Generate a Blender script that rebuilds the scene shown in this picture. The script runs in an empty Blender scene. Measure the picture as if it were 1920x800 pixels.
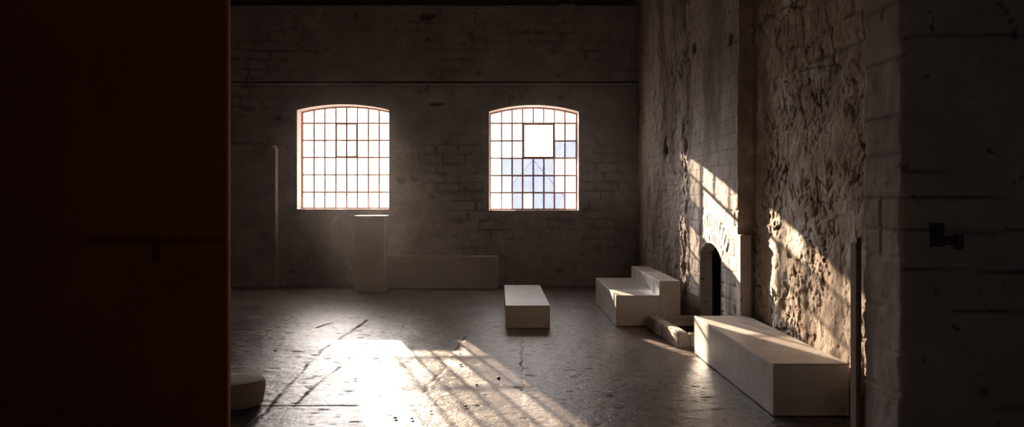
import bpy, bmesh, math, random
import numpy as np
from mathutils import Vector, Matrix

random.seed(7)
SC = bpy.context.scene
COL = SC.collection
PI = math.pi

# ------------------------------------------------------------------ camera, light, exposure
F = 1400.0                       # focal length in pixels of the 1920 px wide frame
VX, VY = 948.0, 374.0            # where the room's long lines meet
EYE = 1.6
cam = bpy.data.cameras.new('camera')
cam.sensor_width = 36.0
cam.lens = F / 1920.0 * 36.0
cam.shift_x = (960.0 - VX) / 1920.0
cam.shift_y = -(400.0 - VY) / 1920.0
cam.clip_start = 0.05
cam.clip_end = 300
cam_ob = bpy.data.objects.new('camera', cam)
COL.objects.link(cam_ob)
cam_ob.location = (0, 0, EYE)
cam_ob.rotation_euler = (PI / 2, 0, 0)
SC.camera = cam_ob

SUN_DIR = Vector((1.12, -3.49, -0.92)).normalized()
SUN_STRENGTH = 24.0
SUN_COLOR = (1.0, 0.785, 0.58)
SKY_COLOR = (1.0, 0.93, 0.90)
SKY_STRENGTH = 9.0
HALO_STRENGTH = 100.0            # bright hazy sky round the sun
HALO_WIDTH = math.radians(6.0)
EXPOSURE = 0.7

SC.view_settings.view_transform = 'Standard'
SC.view_settings.look = 'None'
SC.view_settings.gamma = 1.0
SC.view_settings.use_curve_mapping = False
SC.view_settings.exposure = EXPOSURE

world = bpy.data.worlds.new('sky')
SC.world = world
world.use_nodes = True
wn = world.node_tree.nodes
bg = wn.get('Background') or wn.new('ShaderNodeBackground')
wo = wn.get('World Output') or wn.new('ShaderNodeOutputWorld')
world.node_tree.links.new(bg.outputs[0], wo.inputs[0])
bg.inputs['Color'].default_value = (*SKY_COLOR, 1)
wtc = wn.new('ShaderNodeTexCoord')
wdot = wn.new('ShaderNodeVectorMath'); wdot.operation = 'DOT_PRODUCT'
wdot.inputs[1].default_value = -SUN_DIR
wac = wn.new('ShaderNodeMath'); wac.operation = 'ARCCOSINE'; wac.use_clamp = False
wsq = wn.new('ShaderNodeMath'); wsq.operation = 'POWER'; wsq.inputs[1].default_value = 2.0
wdv = wn.new('ShaderNodeMath'); wdv.operation = 'MULTIPLY'; wdv.inputs[1].default_value = -0.5 / HALO_WIDTH ** 2
wex = wn.new('ShaderNodeMath'); wex.operation = 'EXPONENT'
wad = wn.new('ShaderNodeMath'); wad.operation = 'MULTIPLY_ADD'
wad.inputs[1].default_value = HALO_STRENGTH; wad.inputs[2].default_value = SKY_STRENGTH
wl = world.node_tree.links
wl.new(wtc.outputs['Generated'], wdot.inputs[0])
wl.new(wdot.outputs['Value'], wac.inputs[0])
wl.new(wac.outputs[0], wsq.inputs[0])
wl.new(wsq.outputs[0], wdv.inputs[0])
wl.new(wdv.outputs[0], wex.inputs[0])
wl.new(wex.outputs[0], wad.inputs[0])
wl.new(wad.outputs[0], bg.inputs['Strength'])

sun = bpy.data.lights.new('sun', 'SUN')
sun.energy = SUN_STRENGTH
sun.color = SUN_COLOR
sun.angle = math.radians(0.4)
sun_ob = bpy.data.objects.new('sun', sun)
COL.objects.link(sun_ob)
sun_ob.location = (-8, 30, 9)
sun_ob.rotation_euler = SUN_DIR.to_track_quat('-Z', 'Y').to_euler()

SC.cycles.max_bounces = 10
SC.cycles.diffuse_bounces = 7
SC.cycles.glossy_bounces = 4
SC.cycles.transparent_max_bounces = 12
SC.cycles.sample_clamp_indirect = 4.0
SC.cycles.use_denoising = True

# ------------------------------------------------------------------ dimensions
BACK = 13.9                      # inner face of the back wall
GLASS = 14.22
XL = -6.6                        # left wall
XB = 2.46                        # brick part of the right wall
XR = 2.62                        # rubble part of the right wall
YRET = 7.91                      # where the brick part stops
JX = 2.20                        # jamb of the cross wall
JF, JN = 4.60, 4.14              # its far and near faces
HTOP = 5.22


def px(x, y, Y):
    return ((x - VX) / F * Y, Y, EYE - (y - VY) / F * Y)


def fl(x, y):
    Y = EYE * F / (y - VY)
    return ((x - VX) / F * Y, Y)


# ------------------------------------------------------------------ noise on numpy arrays
def hsh(ix, iy, s=0):
    h = (ix.astype(np.int64) * 374761393 + iy.astype(np.int64) * 668265263 + s * 1442695041) & 0xffffffff
    h = ((h ^ (h >> 13)) * 1274126177) & 0xffffffff
    h = (h ^ (h >> 16)) & 0xffffffff
    return h / 4294967295.0


def vnoise(u, v, s=0):
    iu, iv = np.floor(u), np.floor(v)
    fu, fv = u - iu, v - iv
    fu = fu * fu * (3 - 2 * fu)
    fv = fv * fv * (3 - 2 * fv)
    a, b = hsh(iu, iv, s), hsh(iu + 1, iv, s)
    c, d = hsh(iu, iv + 1, s), hsh(iu + 1, iv + 1, s)
    return (a + (b - a) * fu) * (1 - fv) + (c + (d - c) * fu) * fv - 0.5


def fbm(u, v, s=0, o=4):
    r, a = np.zeros_like(u), 1.0
    for i in range(o):
        r += a * vnoise(u, v, s + i * 17)
        u, v, a = u * 2.03 + 3.1, v * 2.03 + 1.7, a * 0.5
    return r


def worley(u, v, s=0, full=False):
    iu, iv = np.floor(u), np.floor(v)
    f1 = np.full(u.shape, 9.0)
    f2 = np.full(u.shape, 9.0)
    cid = np.zeros(u.shape)
    ox, oy = np.zeros(u.shape), np.zeros(u.shape)
    for dx in (-1, 0, 1):
        for dy in (-1, 0, 1):
            cx, cy = iu + dx, iv + dy
            qx, qy = cx + 0.1 + 0.8 * hsh(cx, cy, s + 1), cy + 0.1 + 0.8 * hsh(cx, cy, s + 2)
            d = np.sqrt((u - qx) ** 2 + (v - qy) ** 2)
            new = d < f1
            f2 = np.where(new, f1, np.minimum(f2, d))
            cid = np.where(new, hsh(cx, cy, s + 3), cid)
            f1 = np.where(new, d, f1)
            ox, oy = np.where(new, u - qx, ox), np.where(new, v - qy, oy)
    if full:
        return f1, f2, cid, ox, oy
    return f1, f2, cid


def sstep(a, b, x):
    t = np.clip((x - a) / (b - a), 0, 1)
    return t * t * (3 - 2 * t)


# ------------------------------------------------------------------ materials
def nt(name):
    m = bpy.data.materials.new(name)
    m.use_nodes = True
    n, l = m.node_tree.nodes, m.node_tree.links
    return m, n, l, n.get('Principled BSDF') or n.new('ShaderNodeBsdfPrincipled')


def surf(name, c1, c2, rough=0.85, scale=3.0, bump=0.3, bscale=40.0, dist=0.004, spec=0.3, speck=None, bricks=None, detail=6.0,
         rough2=None, stretch=(1, 1, 1), speck_stretch=None, bdetail=8):
    m, n, l, p = nt(name)
    tc = n.new('ShaderNodeTexCoord')
    mp = n.new('ShaderNodeMapping')
    mp.inputs['Scale'].default_value = stretch
    l.new(tc.outputs['Object'], mp.inputs[0])
    co = mp.outputs[0]
    a = n.new('ShaderNodeTexNoise')
    a.inputs['Scale'].default_value = scale
    a.inputs['Detail'].default_value = detail
    a.inputs['Roughness'].default_value = 0.65
    l.new(co, a.inputs['Vector'])
    r = n.new('ShaderNodeValToRGB')
    r.color_ramp.elements[0].position = 0.33
    r.color_ramp.elements[1].position = 0.67
    r.color_ramp.elements[0].color = (*c1, 1)
    r.color_ramp.elements[1].color = (*c2, 1)
    l.new(a.outputs[0], r.inputs[0])
    out = r.outputs[0]
    if speck:
        col, sc, thr = speck
        s = n.new('ShaderNodeTexNoise')
        s.inputs['Scale'].default_value = sc
        s.inputs['Detail'].default_value = 4
        if speck_stretch:
            m2 = n.new('ShaderNodeMapping')
            m2.inputs['Scale'].default_value = speck_stretch
            l.new(tc.outputs['Object'], m2.inputs[0])
            l.new(m2.outputs[0], s.inputs['Vector'])
        else:
            l.new(co, s.inputs['Vector'])
        rr = n.new('ShaderNodeValToRGB')
        rr.color_ramp.elements[0].position = thr
        rr.color_ramp.elements[1].position = thr + 0.07
        rr.color_ramp.elements[0].color = (0, 0, 0, 1)
        l.new(s.outputs[0], rr.inputs[0])
        mx = n.new('ShaderNodeMix')
        mx.data_type = 'RGBA'
        l.new(rr.outputs[0], mx.inputs[0])
        l.new(out, mx.inputs[6])
        mx.inputs[7].default_value = (*col, 1)
        out = mx.outputs[2]
    l.new(out, p.inputs['Base Color'])
    p.inputs['Roughness'].default_value = rough
    p.inputs['Specular IOR Level'].default_value = spec
    if rough2 is not None:
        mr = n.new('ShaderNodeMapRange')
        mr.inputs[1].default_value = 0.35
        mr.inputs[2].default_value = 0.65
        mr.inputs[3].default_value = rough
        mr.inputs[4].default_value = rough2
        l.new(a.outputs[0], mr.inputs[0])
        l.new(mr.outputs[0], p.inputs['Roughness'])
    b = n.new('ShaderNodeTexNoise')
    b.inputs['Scale'].default_value = bscale
    b.inputs['Detail'].default_value = bdetail
    b.inputs['Roughness'].default_value = 0.7
    l.new(co, b.inputs['Vector'])
    bp = n.new('ShaderNodeBump')
    bp.inputs['Strength'].default_value = bump
    bp.inputs['Distance'].default_value = dist
    l.new(b.outputs[0], bp.inputs['Height'])
    l.new(bp.outputs[0], p.inputs['Normal'])
    return m


def attr_dark(m, attr, col, strength=1.0, rough=None):
    """mix a dirt colour into a material where the mesh carries the dirt attribute"""
    n, l = m.node_tree.nodes, m.node_tree.links
    p = n['Principled BSDF']
    src = p.inputs['Base Color'].links[0].from_socket
    at = n.new('ShaderNodeAttribute')
    at.attribute_name = attr
    mx = n.new('ShaderNodeMix')
    mx.data_type = 'RGBA'
    mu = n.new('ShaderNodeMath')
    mu.operation = 'MULTIPLY'
    mu.inputs[1].default_value = strength
    l.new(at.outputs['Fac'], mu.inputs[0])
    l.new(mu.outputs[0], mx.inputs[0])
    l.new(src, mx.inputs[6])
    mx.inputs[7].default_value = (*col, 1)
    l.new(mx.outputs[2], p.inputs['Base Color'])
    if rough is not None:
        rs = p.inputs['Roughness'].links[0].from_socket
        mr = n.new('ShaderNodeMix')
        l.new(mu.outputs[0], mr.inputs[0])
        l.new(rs, mr.inputs[2])
        mr.inputs[3].default_value = rough
        l.new(mr.outputs[0], p.inputs['Roughness'])


M = {}
M['floor'] = surf('worn_concrete', (0.075, 0.058, 0.055), (0.27, 0.215, 0.19), 0.31, 1.7, 0.75, 36, 0.007, 0.43,
                  speck=((0.035, 0.026, 0.023), 22, 0.53), rough2=0.395, speck_stretch=(0.55, 1.5, 1), bdetail=4)
attr_dark(M['floor'], 'dirt', (0.06, 0.036, 0.024), 0.95, 0.9)
M['plaster'] = surf('dirty_plaster', (0.36, 0.315, 0.295), (0.62, 0.55, 0.515), 0.9, 2.2, 0.9, 26, 0.02,
                    speck=((0.31, 0.268, 0.25), 42, 0.58))
attr_dark(M['plaster'], 'dirt', (0.05, 0.042, 0.038), 0.9)
M['brick'] = surf('limewashed_brick', (0.33, 0.275, 0.245), (0.50, 0.43, 0.38), 0.9, 2.6, 0.5, 45, 0.006,
                  speck=((0.20, 0.15, 0.12), 14, 0.62))
attr_dark(M['brick'], 'dirt', (0.10, 0.07, 0.05), 0.9)
M['rubble'] = surf('rubble_stone', (0.36, 0.275, 0.21), (0.68, 0.57, 0.46), 0.92, 3.2, 0.6, 38, 0.010,
                   speck=((0.74, 0.69, 0.62), 3.2, 0.58))
attr_dark(M['rubble'], 'dirt', (0.09, 0.065, 0.048), 0.9)
M['pier'] = surf('painted_pier_stone', (0.34, 0.29, 0.26), (0.48, 0.41, 0.37), 0.9, 2.2, 0.5, 40, 0.006,
                 speck=((0.17, 0.13, 0.11), 12, 0.66))
attr_dark(M['pier'], 'dirt', (0.06, 0.045, 0.038), 0.9)
M['dark_plain'] = surf('dim_plaster', (0.22, 0.19, 0.175), (0.32, 0.28, 0.25), 0.9, 1.5, 0.4, 25, 0.008)
M['timber'] = surf('old_roof_timber', (0.05, 0.038, 0.03), (0.10, 0.075, 0.06), 0.85, 4, 0.4, 30, 0.006, stretch=(1, 0.15, 1))
M['soot'] = surf('soot', (0.012, 0.010, 0.009), (0.035, 0.028, 0.022), 0.95, 6, 0.5, 30, 0.01)
M['white'] = surf('scuffed_white_paint', (0.51, 0.46, 0.42), (0.66, 0.61, 0.565), 0.40, 3.0, 0.15, 60, 0.002, 0.4,
                  speck=((0.40, 0.31, 0.25), 7, 0.64))
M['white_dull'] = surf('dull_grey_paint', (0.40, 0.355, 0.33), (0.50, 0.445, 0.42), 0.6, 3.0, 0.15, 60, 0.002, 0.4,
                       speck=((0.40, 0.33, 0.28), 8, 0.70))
M['kerb'] = surf('whitewashed_kerb_stone', (0.46, 0.39, 0.33), (0.70, 0.63, 0.55), 0.85, 5, 0.5, 30, 0.008,
                 speck=((0.15, 0.10, 0.07), 11, 0.62))
M['reveal'] = surf('white_reveal_paint', (0.62, 0.55, 0.52), (0.78, 0.72, 0.69), 0.8, 3, 0.3, 30, 0.004)
M['rust_frame'] = surf('rusty_painted_steel', (0.48, 0.24, 0.16), (0.64, 0.42, 0.34), 0.6, 9, 0.3, 60, 0.002)
M['rust_sash'] = surf('rust_brown_steel', (0.30, 0.13, 0.05), (0.48, 0.24, 0.10), 0.6, 9, 0.3, 60, 0.002)
M['door'] = surf('red_brown_door_paint', (0.27, 0.072, 0.022), (0.36, 0.115, 0.040), 0.7, 1.2, 0.15, 14, 0.003, 0.25)
M['door_edge_lit'] = surf('orange_lit_door_edge', (0.45, 0.16, 0.06), (0.60, 0.28, 0.14), 0.7, 6, 0.2, 30, 0.003)  # lighter orange: light on the leaf's side face put into the colour
M['iron'] = surf('black_iron', (0.03, 0.025, 0.022), (0.07, 0.055, 0.045), 0.55, 8, 0.4, 50, 0.003, 0.5)
M['iron_brown_shaded'] = surf('painted_over_iron_shaded', (0.14, 0.032, 0.012), (0.20, 0.05, 0.02), 0.7, 5, 0.3, 40, 0.003)  # darkened so the latch carries its underside shade in its colour
M['wood'] = surf('weathered_wood', (0.22, 0.15, 0.10), (0.36, 0.27, 0.19), 0.8, 4, 0.4, 30, 0.004, stretch=(1, 1, 0.12))
M['ground'] = surf('pale_yard', (0.35, 0.32, 0.29), (0.45, 0.42, 0.38), 0.9, 1, 0.1, 10)
M['flake'] = surf('chalk_white', (0.88, 0.86, 0.83), (0.92, 0.90, 0.88), 0.5, 8, 0.1, 40, 0.001)
M['drum'] = surf('stained_pale_stone', (0.33, 0.27, 0.225), (0.48, 0.41, 0.35), 0.8, 4, 0.3, 30, 0.005,
                 speck=((0.12, 0.09, 0.07), 9, 0.66))


def glass(name, tint, trans, fac, wires=False):
    m, n, l, p = nt(name)
    n.remove(p)
    out = n.get('Material Output')
    t = n.new('ShaderNodeBsdfTransparent')
    t.inputs[0].default_value = (*tint, 1)
    tr = n.new('ShaderNodeBsdfTranslucent')
    tr.inputs[0].default_value = (*trans, 1)
    mx = n.new('ShaderNodeMixShader')
    l.new(t.outputs[0], mx.inputs[1])
    l.new(tr.outputs[0], mx.inputs[2])
    tc = n.new('ShaderNodeTexCoord')
    nz = n.new('ShaderNodeTexNoise')
    nz.inputs['Scale'].default_value = 7
    nz.inputs['Detail'].default_value = 3
    l.new(tc.outputs['Object'], nz.inputs['Vector'])
    mr = n.new('ShaderNodeMapRange')
    mr.inputs[1].default_value = 0.3
    mr.inputs[2].default_value = 0.7
    mr.inputs[3].default_value = fac * 0.6
    mr.inputs[4].default_value = fac * 1.4
    l.new(nz.outputs[0], mr.inputs[0])
    l.new(mr.outputs[0], mx.inputs[0])
    last = mx.outputs[0]
    if wires:
        sp = n.new('ShaderNodeSeparateXYZ')
        l.new(tc.outputs['Object'], sp.inputs[0])
        acc = None
        for ax in (0, 2):
            a = n.new('ShaderNodeMath'); a.operation = 'MULTIPLY'; a.inputs[1].default_value = 1 / 0.022
            l.new(sp.outputs[ax], a.inputs[0])
            b = n.new('ShaderNodeMath'); b.operation = 'FRACT'
            l.new(a.outputs[0], b.inputs[0])
            c = n.new('ShaderNodeMath'); c.operation = 'LESS_THAN'; c.inputs[1].default_value = 0.10
            l.new(b.outputs[0], c.inputs[0])
            if acc is None:
                acc = c
            else:
                d = n.new('ShaderNodeMath'); d.operation = 'MAXIMUM'
                l.new(acc.outputs[0], d.inputs[0]); l.new(c.outputs[0], d.inputs[1])
                acc = d
        wd = n.new('ShaderNodeBsdfDiffuse')
        wd.inputs[0].default_value = (0.25, 0.23, 0.25, 1)
        m2 = n.new('ShaderNodeMixShader')
        l.new(acc.outputs[0], m2.inputs[0])
        l.new(last, m2.inputs[1])
        l.new(wd.outputs[0], m2.inputs[2])
        last = m2.outputs[0]
    g = n.new('ShaderNodeBsdfGlossy')
    g.inputs['Roughness'].default_value = 0.15
    m3 = n.new('ShaderNodeMixShader')
    m3.inputs[0].default_value = 0.04
    l.new(last, m3.inputs[1])
    l.new(g.outputs[0], m3.inputs[2])
    l.new(m3.outputs[0], out.inputs[0])
    return m


M['glass'] = glass('dusty_glass', (0.40, 0.385, 0.37), (0.95, 0.93, 0.93), 0.08)
M['glass_clear'] = glass('clear_glass', (0.74, 0.74, 0.74), (0.95, 0.93, 0.93), 0.06)
M['glass_dim'] = glass('grimy_glass', (0.27, 0.26, 0.25), (0.9, 0.88, 0.86), 0.10)
M['glass_blue'] = glass('bluish_wired_glass', (0.052, 0.062, 0.090), (0.5, 0.6, 0.9), 0.02, True)
M['glass_teal'] = glass('pale_greenish_glass', (0.085, 0.105, 0.11), (0.7, 0.9, 0.95), 0.02)

# ------------------------------------------------------------------ mesh helpers


def tag(o, label=None, cat=None, group=None, kind=None):
    if label: o['label'] = label
    if cat: o['category'] = cat
    if group: o['group'] = group
    if kind: o['kind'] = kind
    return o


def link_mesh(name, me, mat, parent=None, smooth=False):
    o = bpy.data.objects.new(name, me)
    COL.objects.link(o)
    for m in (mat if isinstance(mat, (list, tuple)) else [mat]):
        me.materials.append(m)
    if parent: o.parent = parent
    if smooth:
        me.polygons.foreach_set('use_smooth', [True] * len(me.polygons))
    return o


def obj(name, bm, mat, parent=None, smooth=False):
    bmesh.ops.recalc_face_normals(bm, faces=bm.faces[:])
    me = bpy.data.meshes.new(name)
    bm.to_mesh(me)
    bm.free()
    return link_mesh(name, me, mat, parent, smooth)


def empty(name, loc, rz=0.0):
    o = bpy.data.objects.new(name, None)
    o.empty_display_size = 0.1
    COL.objects.link(o)
    o.location = loc
    o.rotation_euler = (0, 0, rz)
    return o


def bx(bm, lo, hi, bev=0.0, seg=2, rot=None):
    r = bmesh.ops.create_cube(bm, size=1)
    vs = r['verts']
    c = [(a + b) / 2 for a, b in zip(lo, hi)]
    s = [b - a for a, b in zip(lo, hi)]
    for v in vs:
        v.co = Vector((v.co.x * s[0], v.co.y * s[1], v.co.z * s[2]))
    if bev:
        es = list({e for v in vs for e in v.link_edges})
        q = bmesh.ops.bevel(bm, geom=es, offset=bev, segments=seg, affect='EDGES', profile=0.5)
        vs = list({v for f in q['faces'] for v in f.verts} | {v for v in vs if v.is_valid})
    for v in vs:
        if rot: v.co = rot @ v.co
        v.co += Vector(c)
    return vs


def tube(bm, pts, r, n=8):
    pts = [Vector(p) for p in pts]
    rings = []
    for i, p in enumerate(pts):
        d = (pts[min(i + 1, len(pts) - 1)] - pts[max(i - 1, 0)]).normalized()
        a = d.orthogonal().normalized()
        b = d.cross(a)
        rr = r[i] if isinstance(r, (list, tuple)) else r
        if rings:
            a0 = (rings[-1][0].co - pts[i - 1])
            a = (a0 - d * a0.dot(d)).normalized()
            b = d.cross(a)
        rings.append([bm.verts.new(p + a * math.cos(2 * PI * k / n) * rr + b * math.sin(2 * PI * k / n) * rr) for k in range(n)])
    for q, w in zip(rings, rings[1:]):
        for k in range(n):
            bm.faces.new((q[k], q[(k + 1) % n], w[(k + 1) % n], w[k]))
    bm.faces.new(rings[0][::-1])
    bm.faces.new(rings[-1])


def grid_mesh(name, P, keep, dirt=None):
    """P: (nu, nv, 3) points, keep: (nu-1, nv-1) faces to make"""
    nu, nv = P.shape[:2]
    idx = np.arange(nu * nv).reshape(nu, nv)
    q = np.stack([idx[:-1, :-1], idx[1:, :-1], idx[1:, 1:], idx[:-1, 1:]], -1)[keep]
    used = np.unique(q)
    re = np.full(nu * nv, -1)
    re[used] = np.arange(len(used))
    me = bpy.data.meshes.new(name)
    me.from_pydata(P.reshape(-1, 3)[used].tolist(), [], re[q].tolist())
    if dirt is not None:
        at = me.attributes.new('dirt', 'FLOAT', 'POINT')
        at.data.foreach_set('value', np.clip(dirt.reshape(-1)[used], 0, 1).astype(np.float32))
    me.update()
    return me


def lines(lo, hi, step, extra=()):
    a = np.arange(lo, hi + step * 0.5, step)
    a[-1] = hi
    for e in extra:
        a = a[np.abs(a - e) > step * 0.45]
        a = np.append(a, e)
    return np.unique(np.sort(a))


def snap_arch(U, V, opening, keep_out):
    """move the grid points that border an arched opening onto its outline"""
    c, half, spring, R, zc = opening
    bor = np.zeros(U.shape, bool)
    ko = keep_out
    bor[:-1, :-1] |= ko; bor[1:, :-1] |= ko; bor[:-1, 1:] |= ko; bor[1:, 1:] |= ko
    inn = np.zeros(U.shape, bool)
    k2 = ~ko
    inn[:-1, :-1] |= k2; inn[1:, :-1] |= k2; inn[:-1, 1:] |= k2; inn[1:, 1:] |= k2
    b = bor & inn & (V > spring + 1e-4)
    dv = np.sqrt(np.maximum(R * R - (U - c) ** 2, 0)) + zc
    V[b] = np.where(np.abs(U[b] - c) < half + 1e-4, dv[b], V[b])


def arch(c, half, spring, rise):
    R = (half * half + rise * rise) / (2 * rise)
    return (c, half, spring, R, spring + rise - R)


def inside(U, V, o, sill):
    c, half, spring, R, zc = o
    top = np.sqrt(np.maximum(R * R - (U - c) ** 2, 0)) + zc
    return (np.abs(U - c) < half) & (V > sill) & (V < top)


# ------------------------------------------------------------------ windows' outlines
W = []
for (xa, xb, yt, ys, yb) in ((557, 729.5, 195.5, 206, 392), (917, 1085, 197, 209, 394)):
    x0, x1 = px(xa, 0, BACK)[0], px(xb, 0, BACK)[0]
    zt, zs, zb = (px(0, y, BACK)[2] for y in (yt, ys, yb))
    W.append((arch((x0 + x1) / 2, (x1 - x0) / 2, zs, zt - zs), zb))

# ------------------------------------------------------------------ floor
CR = [[(470, 798), (500, 768), (545, 718), (590, 668), (622, 642), (655, 622), (690, 598)],
      [(545, 762), (575, 735), (640, 684), (672, 656), (692, 640)],
      [(760, 800), (778, 770), (800, 725), (830, 690), (846, 660), (858, 645), (874, 628)],
      [(979, 628), (980, 660), (979, 700), (985, 730), (984, 760), (990, 800)],
      [(598, 613), (610, 607), (624, 604)], [(572, 709), (590, 706), (607, 702)],
      [(676, 626), (694, 627)], [(575, 722), (583, 728)]]
xs = np.concatenate([np.arange(XL - 0.1, -3.0, 0.04), lines(-3.0, 2.75, 0.015)])
ys = np.concatenate([np.arange(-3.6, 3.8, 0.4), np.arange(3.8, 10.5, 0.015), np.arange(10.5, BACK + 0.12, 0.03)])
U, V = np.meshgrid(xs, ys, indexing='ij')
h = 0.006 * fbm(U * 1.1, V * 1.1, 3, 2) + 0.004 * fbm(U * 4.5, V * 8.0, 5, 3) + 0.0020 * fbm(U * 17, V * 24, 9, 2)
f1, f2, cid = worley(U * 2.6, V * 6.0, 21)
pit = (cid > 0.55) * sstep(0.16, 0.06, f1 + 0.12 * fbm(U * 12, V * 12, 31, 3))
f1b, _, cidb = worley(U * 7, V * 13, 27)
pit2 = (cidb > 0.62) * sstep(0.22, 0.08, f1b + 0.15 * fbm(U * 20, V * 20, 33, 2))
h -= 0.004 * pit + 0.003 * pit2
dirt = 0.55 * pit + 0.35 * pit2
wob = 0.05 * fbm(U * 3, V * 3, 41, 3)
wob2 = 0.05 * fbm(U * 3, V * 3, 51, 3)
for ci, c in enumerate(CR):
    pts = [fl(*p) for p in c]
    d = np.full(U.shape, 9.0)
    for (ax, ay), (bx_, by_) in zip(pts, pts[1:]):
        ex, ey = bx_ - ax, by_ - ay
        t = np.clip(((U + wob - ax) * ex + (V + wob2 - ay) * ey) / (ex * ex + ey * ey), 0, 1)
        d = np.minimum(d, np.hypot(U + wob - ax - t * ex, V + wob2 - ay - t * ey))
    wd = (0.012 if ci == 3 else 0.019) * (1.0 + 1.6 * fbm(U * 2.5, V * 2.5, 61 + ci, 3))
    k = sstep(1.0, 0.35, d / np.maximum(wd, 0.006))
    k *= 0.45 + 0.55 * sstep(-0.12, 0.10, fbm(U * 2.2, V * 2.2, 171 + ci, 3))
    h -= 0.003 * k
    dirt = np.maximum(dirt, k * (0.95 + 0.5 * fbm(U * 9, V * 9, 71, 2)))
# one straight pour joint running across
k = sstep(0.014, 0.004, np.abs(V - fl(0, 759)[1] + 0.2 * wob)) * (U < -0.2)
h -= 0.006 * k
dirt = np.maximum(dirt, 0.5 * k)
h = np.where(V < 3.8, 0, h)
h -= 0.004
P = np.stack([U, V, h], -1)
fo = link_mesh('floor', grid_mesh('floor', P, np.ones((len(xs) - 1, len(ys) - 1), bool), dirt), M['floor'], None, True)
tag(fo, kind='structure')

# ------------------------------------------------------------------ back wall with its two openings
LEDGE = px(0, 157, BACK)[2]
CX = px(845, 0, BACK)[0]
ex_x = [W[i][0][0] + s * W[i][0][1] for i in (0, 1) for s in (-1, 1)] + [CX + k * 0.010 for k in range(-7, 8)]
ex_z = [W[i][1] for i in (0, 1)] + [LEDGE + k * 0.008 for k in range(-4, 5)]
us = lines(XL - 0.1, XB + 0.25, 0.026, ex_x)
vs = lines(-0.08, HTOP + 0.05, 0.026, ex_z)
U, V = np.meshgrid(us, vs, indexing='ij')
cu, cv = (us[:-1] + us[1:]) / 2, (vs[:-1] + vs[1:]) / 2
CU, CV = np.meshgrid(cu, cv, indexing='ij')
keep = np.ones(CU.shape, bool)
for o, sill in W:
    ko = inside(CU, CV, o, sill)
    keep &= ~ko
    snap_arch(U, V, o, ko)
wv = 0.035 * fbm(U * 1.6, V * 2.5, 181, 3)
course = (V + wv) / 0.175
row = np.floor(course)
bu = (U + wv) / 0.42 + 0.5 * (row % 2) + 0.5 * hsh(row, row, 4)
fz, fx = course - row, bu - np.floor(bu)
e = np.minimum(np.minimum(fz, 1 - fz) * 0.175, np.minimum(fx, 1 - fx) * 0.42)
rough_zone = sstep(0.0, 0.25, fbm(U * 0.55, V * 0.55, 81, 3) + 0.06 + 0.22 * (V > LEDGE) + 0.22 * np.exp(-((U + 1.1) / 0.75) ** 2))
joint = sstep(0.018, 0.005, e + 0.022 * fbm(U * 7, V * 7, 82, 4))
h = 0.006 * (hsh(np.floor(bu), row, 8) - 0.5) * rough_zone - 0.010 * joint * rough_zone
h += 0.030 * fbm(U * 0.8, V * 0.8, 83, 3) + 0.026 * fbm(U * 5, V * 9, 84, 4) * (0.3 + rough_zone) + 0.008 * fbm(U * 17, V * 17, 85, 3)
dirt = 0.6 * joint * rough_zone * sstep(-0.25, 0.15, fbm(U * 2.1, V * 2.1, 180, 3))
f1, f2, cid = worley(U * 1.7, V * 2.6, 86)
pit = (cid > 0.72) * sstep(0.14, 0.05, f1 + 0.15 * fbm(U * 9, V * 9, 87, 3))
h -= 0.018 * pit
dirt = np.maximum(dirt, 0.45 * pit)
for (qx, qy, rx, rz, dp) in ((800, 30, .14, .10, 1), (815, 195, .16, .035, 1), (630, 425, .06, .09, .8), (668, 30, .05, .10, .7), (800, 168, .06, .05, .6)):
    wx, _, wz = px(qx, qy, BACK)
    k = sstep(1.2, 0.5, np.hypot((U - wx) / rx, (V - wz) / rz) + 0.9 * fbm(U * 7, V * 7, 88, 3)) * dp
    h -= 0.03 * k
    dirt = np.maximum(dirt, 0.8 * k)
k = sstep(0.015, 0.004, np.abs(U - CX + 0.06 * fbm(V * 2.2, V * 0 + 1.3, 89, 4))) * (V > 2.85) * (0.45 + 0.55 * sstep(-0.2, 0.1, fbm(V * 4, V * 0 + 4.1, 189, 2)))
h -= 0.014 * k
dirt = np.maximum(dirt, 0.6 * k)
k = sstep(0.026, 0.012, np.abs(V - (LEDGE + 0.022)))
h -= 0.035 * k
dirt = np.maximum(dirt, 0.9 * k)
# smooth pulled edges beside the openings
for o, sill in W:
    c, half, spring, R, zc = o
    dd = np.maximum(np.abs(U - c) - half, np.maximum(sill - V, V - (np.sqrt(np.maximum(R * R - (U - c) ** 2, 0)) + zc)))
    h *= sstep(-0.01, 0.16, dd)
    dirt *= sstep(0.0, 0.2, dd)
P = np.stack([U, BACK - h, V], -1)
bw = link_mesh('wall_back', grid_mesh('wall_back', P, keep, dirt), M['plaster'], None, True)
tag(bw, kind='structure')


def outline(o, sill, n=20, inset=0.0):
    """counter-clockwise outline of an opening, bottom left first"""
    c, half, spring, R, zc = o
    half -= inset
    R2 = R - inset
    pts = [(c - half, sill + inset), (c + half, sill + inset)]
    a = math.asin(half / R2)
    for k in range(n + 1):
        t = a - 2 * a * k / n
        pts.append((c + R2 * math.sin(t), zc + R2 * math.cos(t)))
    return pts


def ring(bm, outer, inner, y0, y1):
    A = [[bm.verts.new((x, y, z)) for (x, z) in q] for q in (outer, inner) for y in (y0, y1)]
    n = len(outer)
    for k in range(n):
        j = (k + 1) % n
        bm.faces.new((A[0][k], A[0][j], A[2][j], A[2][k]))
        bm.faces.new((A[1][k], A[3][k], A[3][j], A[1][j]))
        bm.faces.new((A[0][k], A[1][k], A[1][j], A[0][j]))
        bm.faces.new((A[2][k], A[2][j], A[3][j], A[3][k]))


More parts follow.
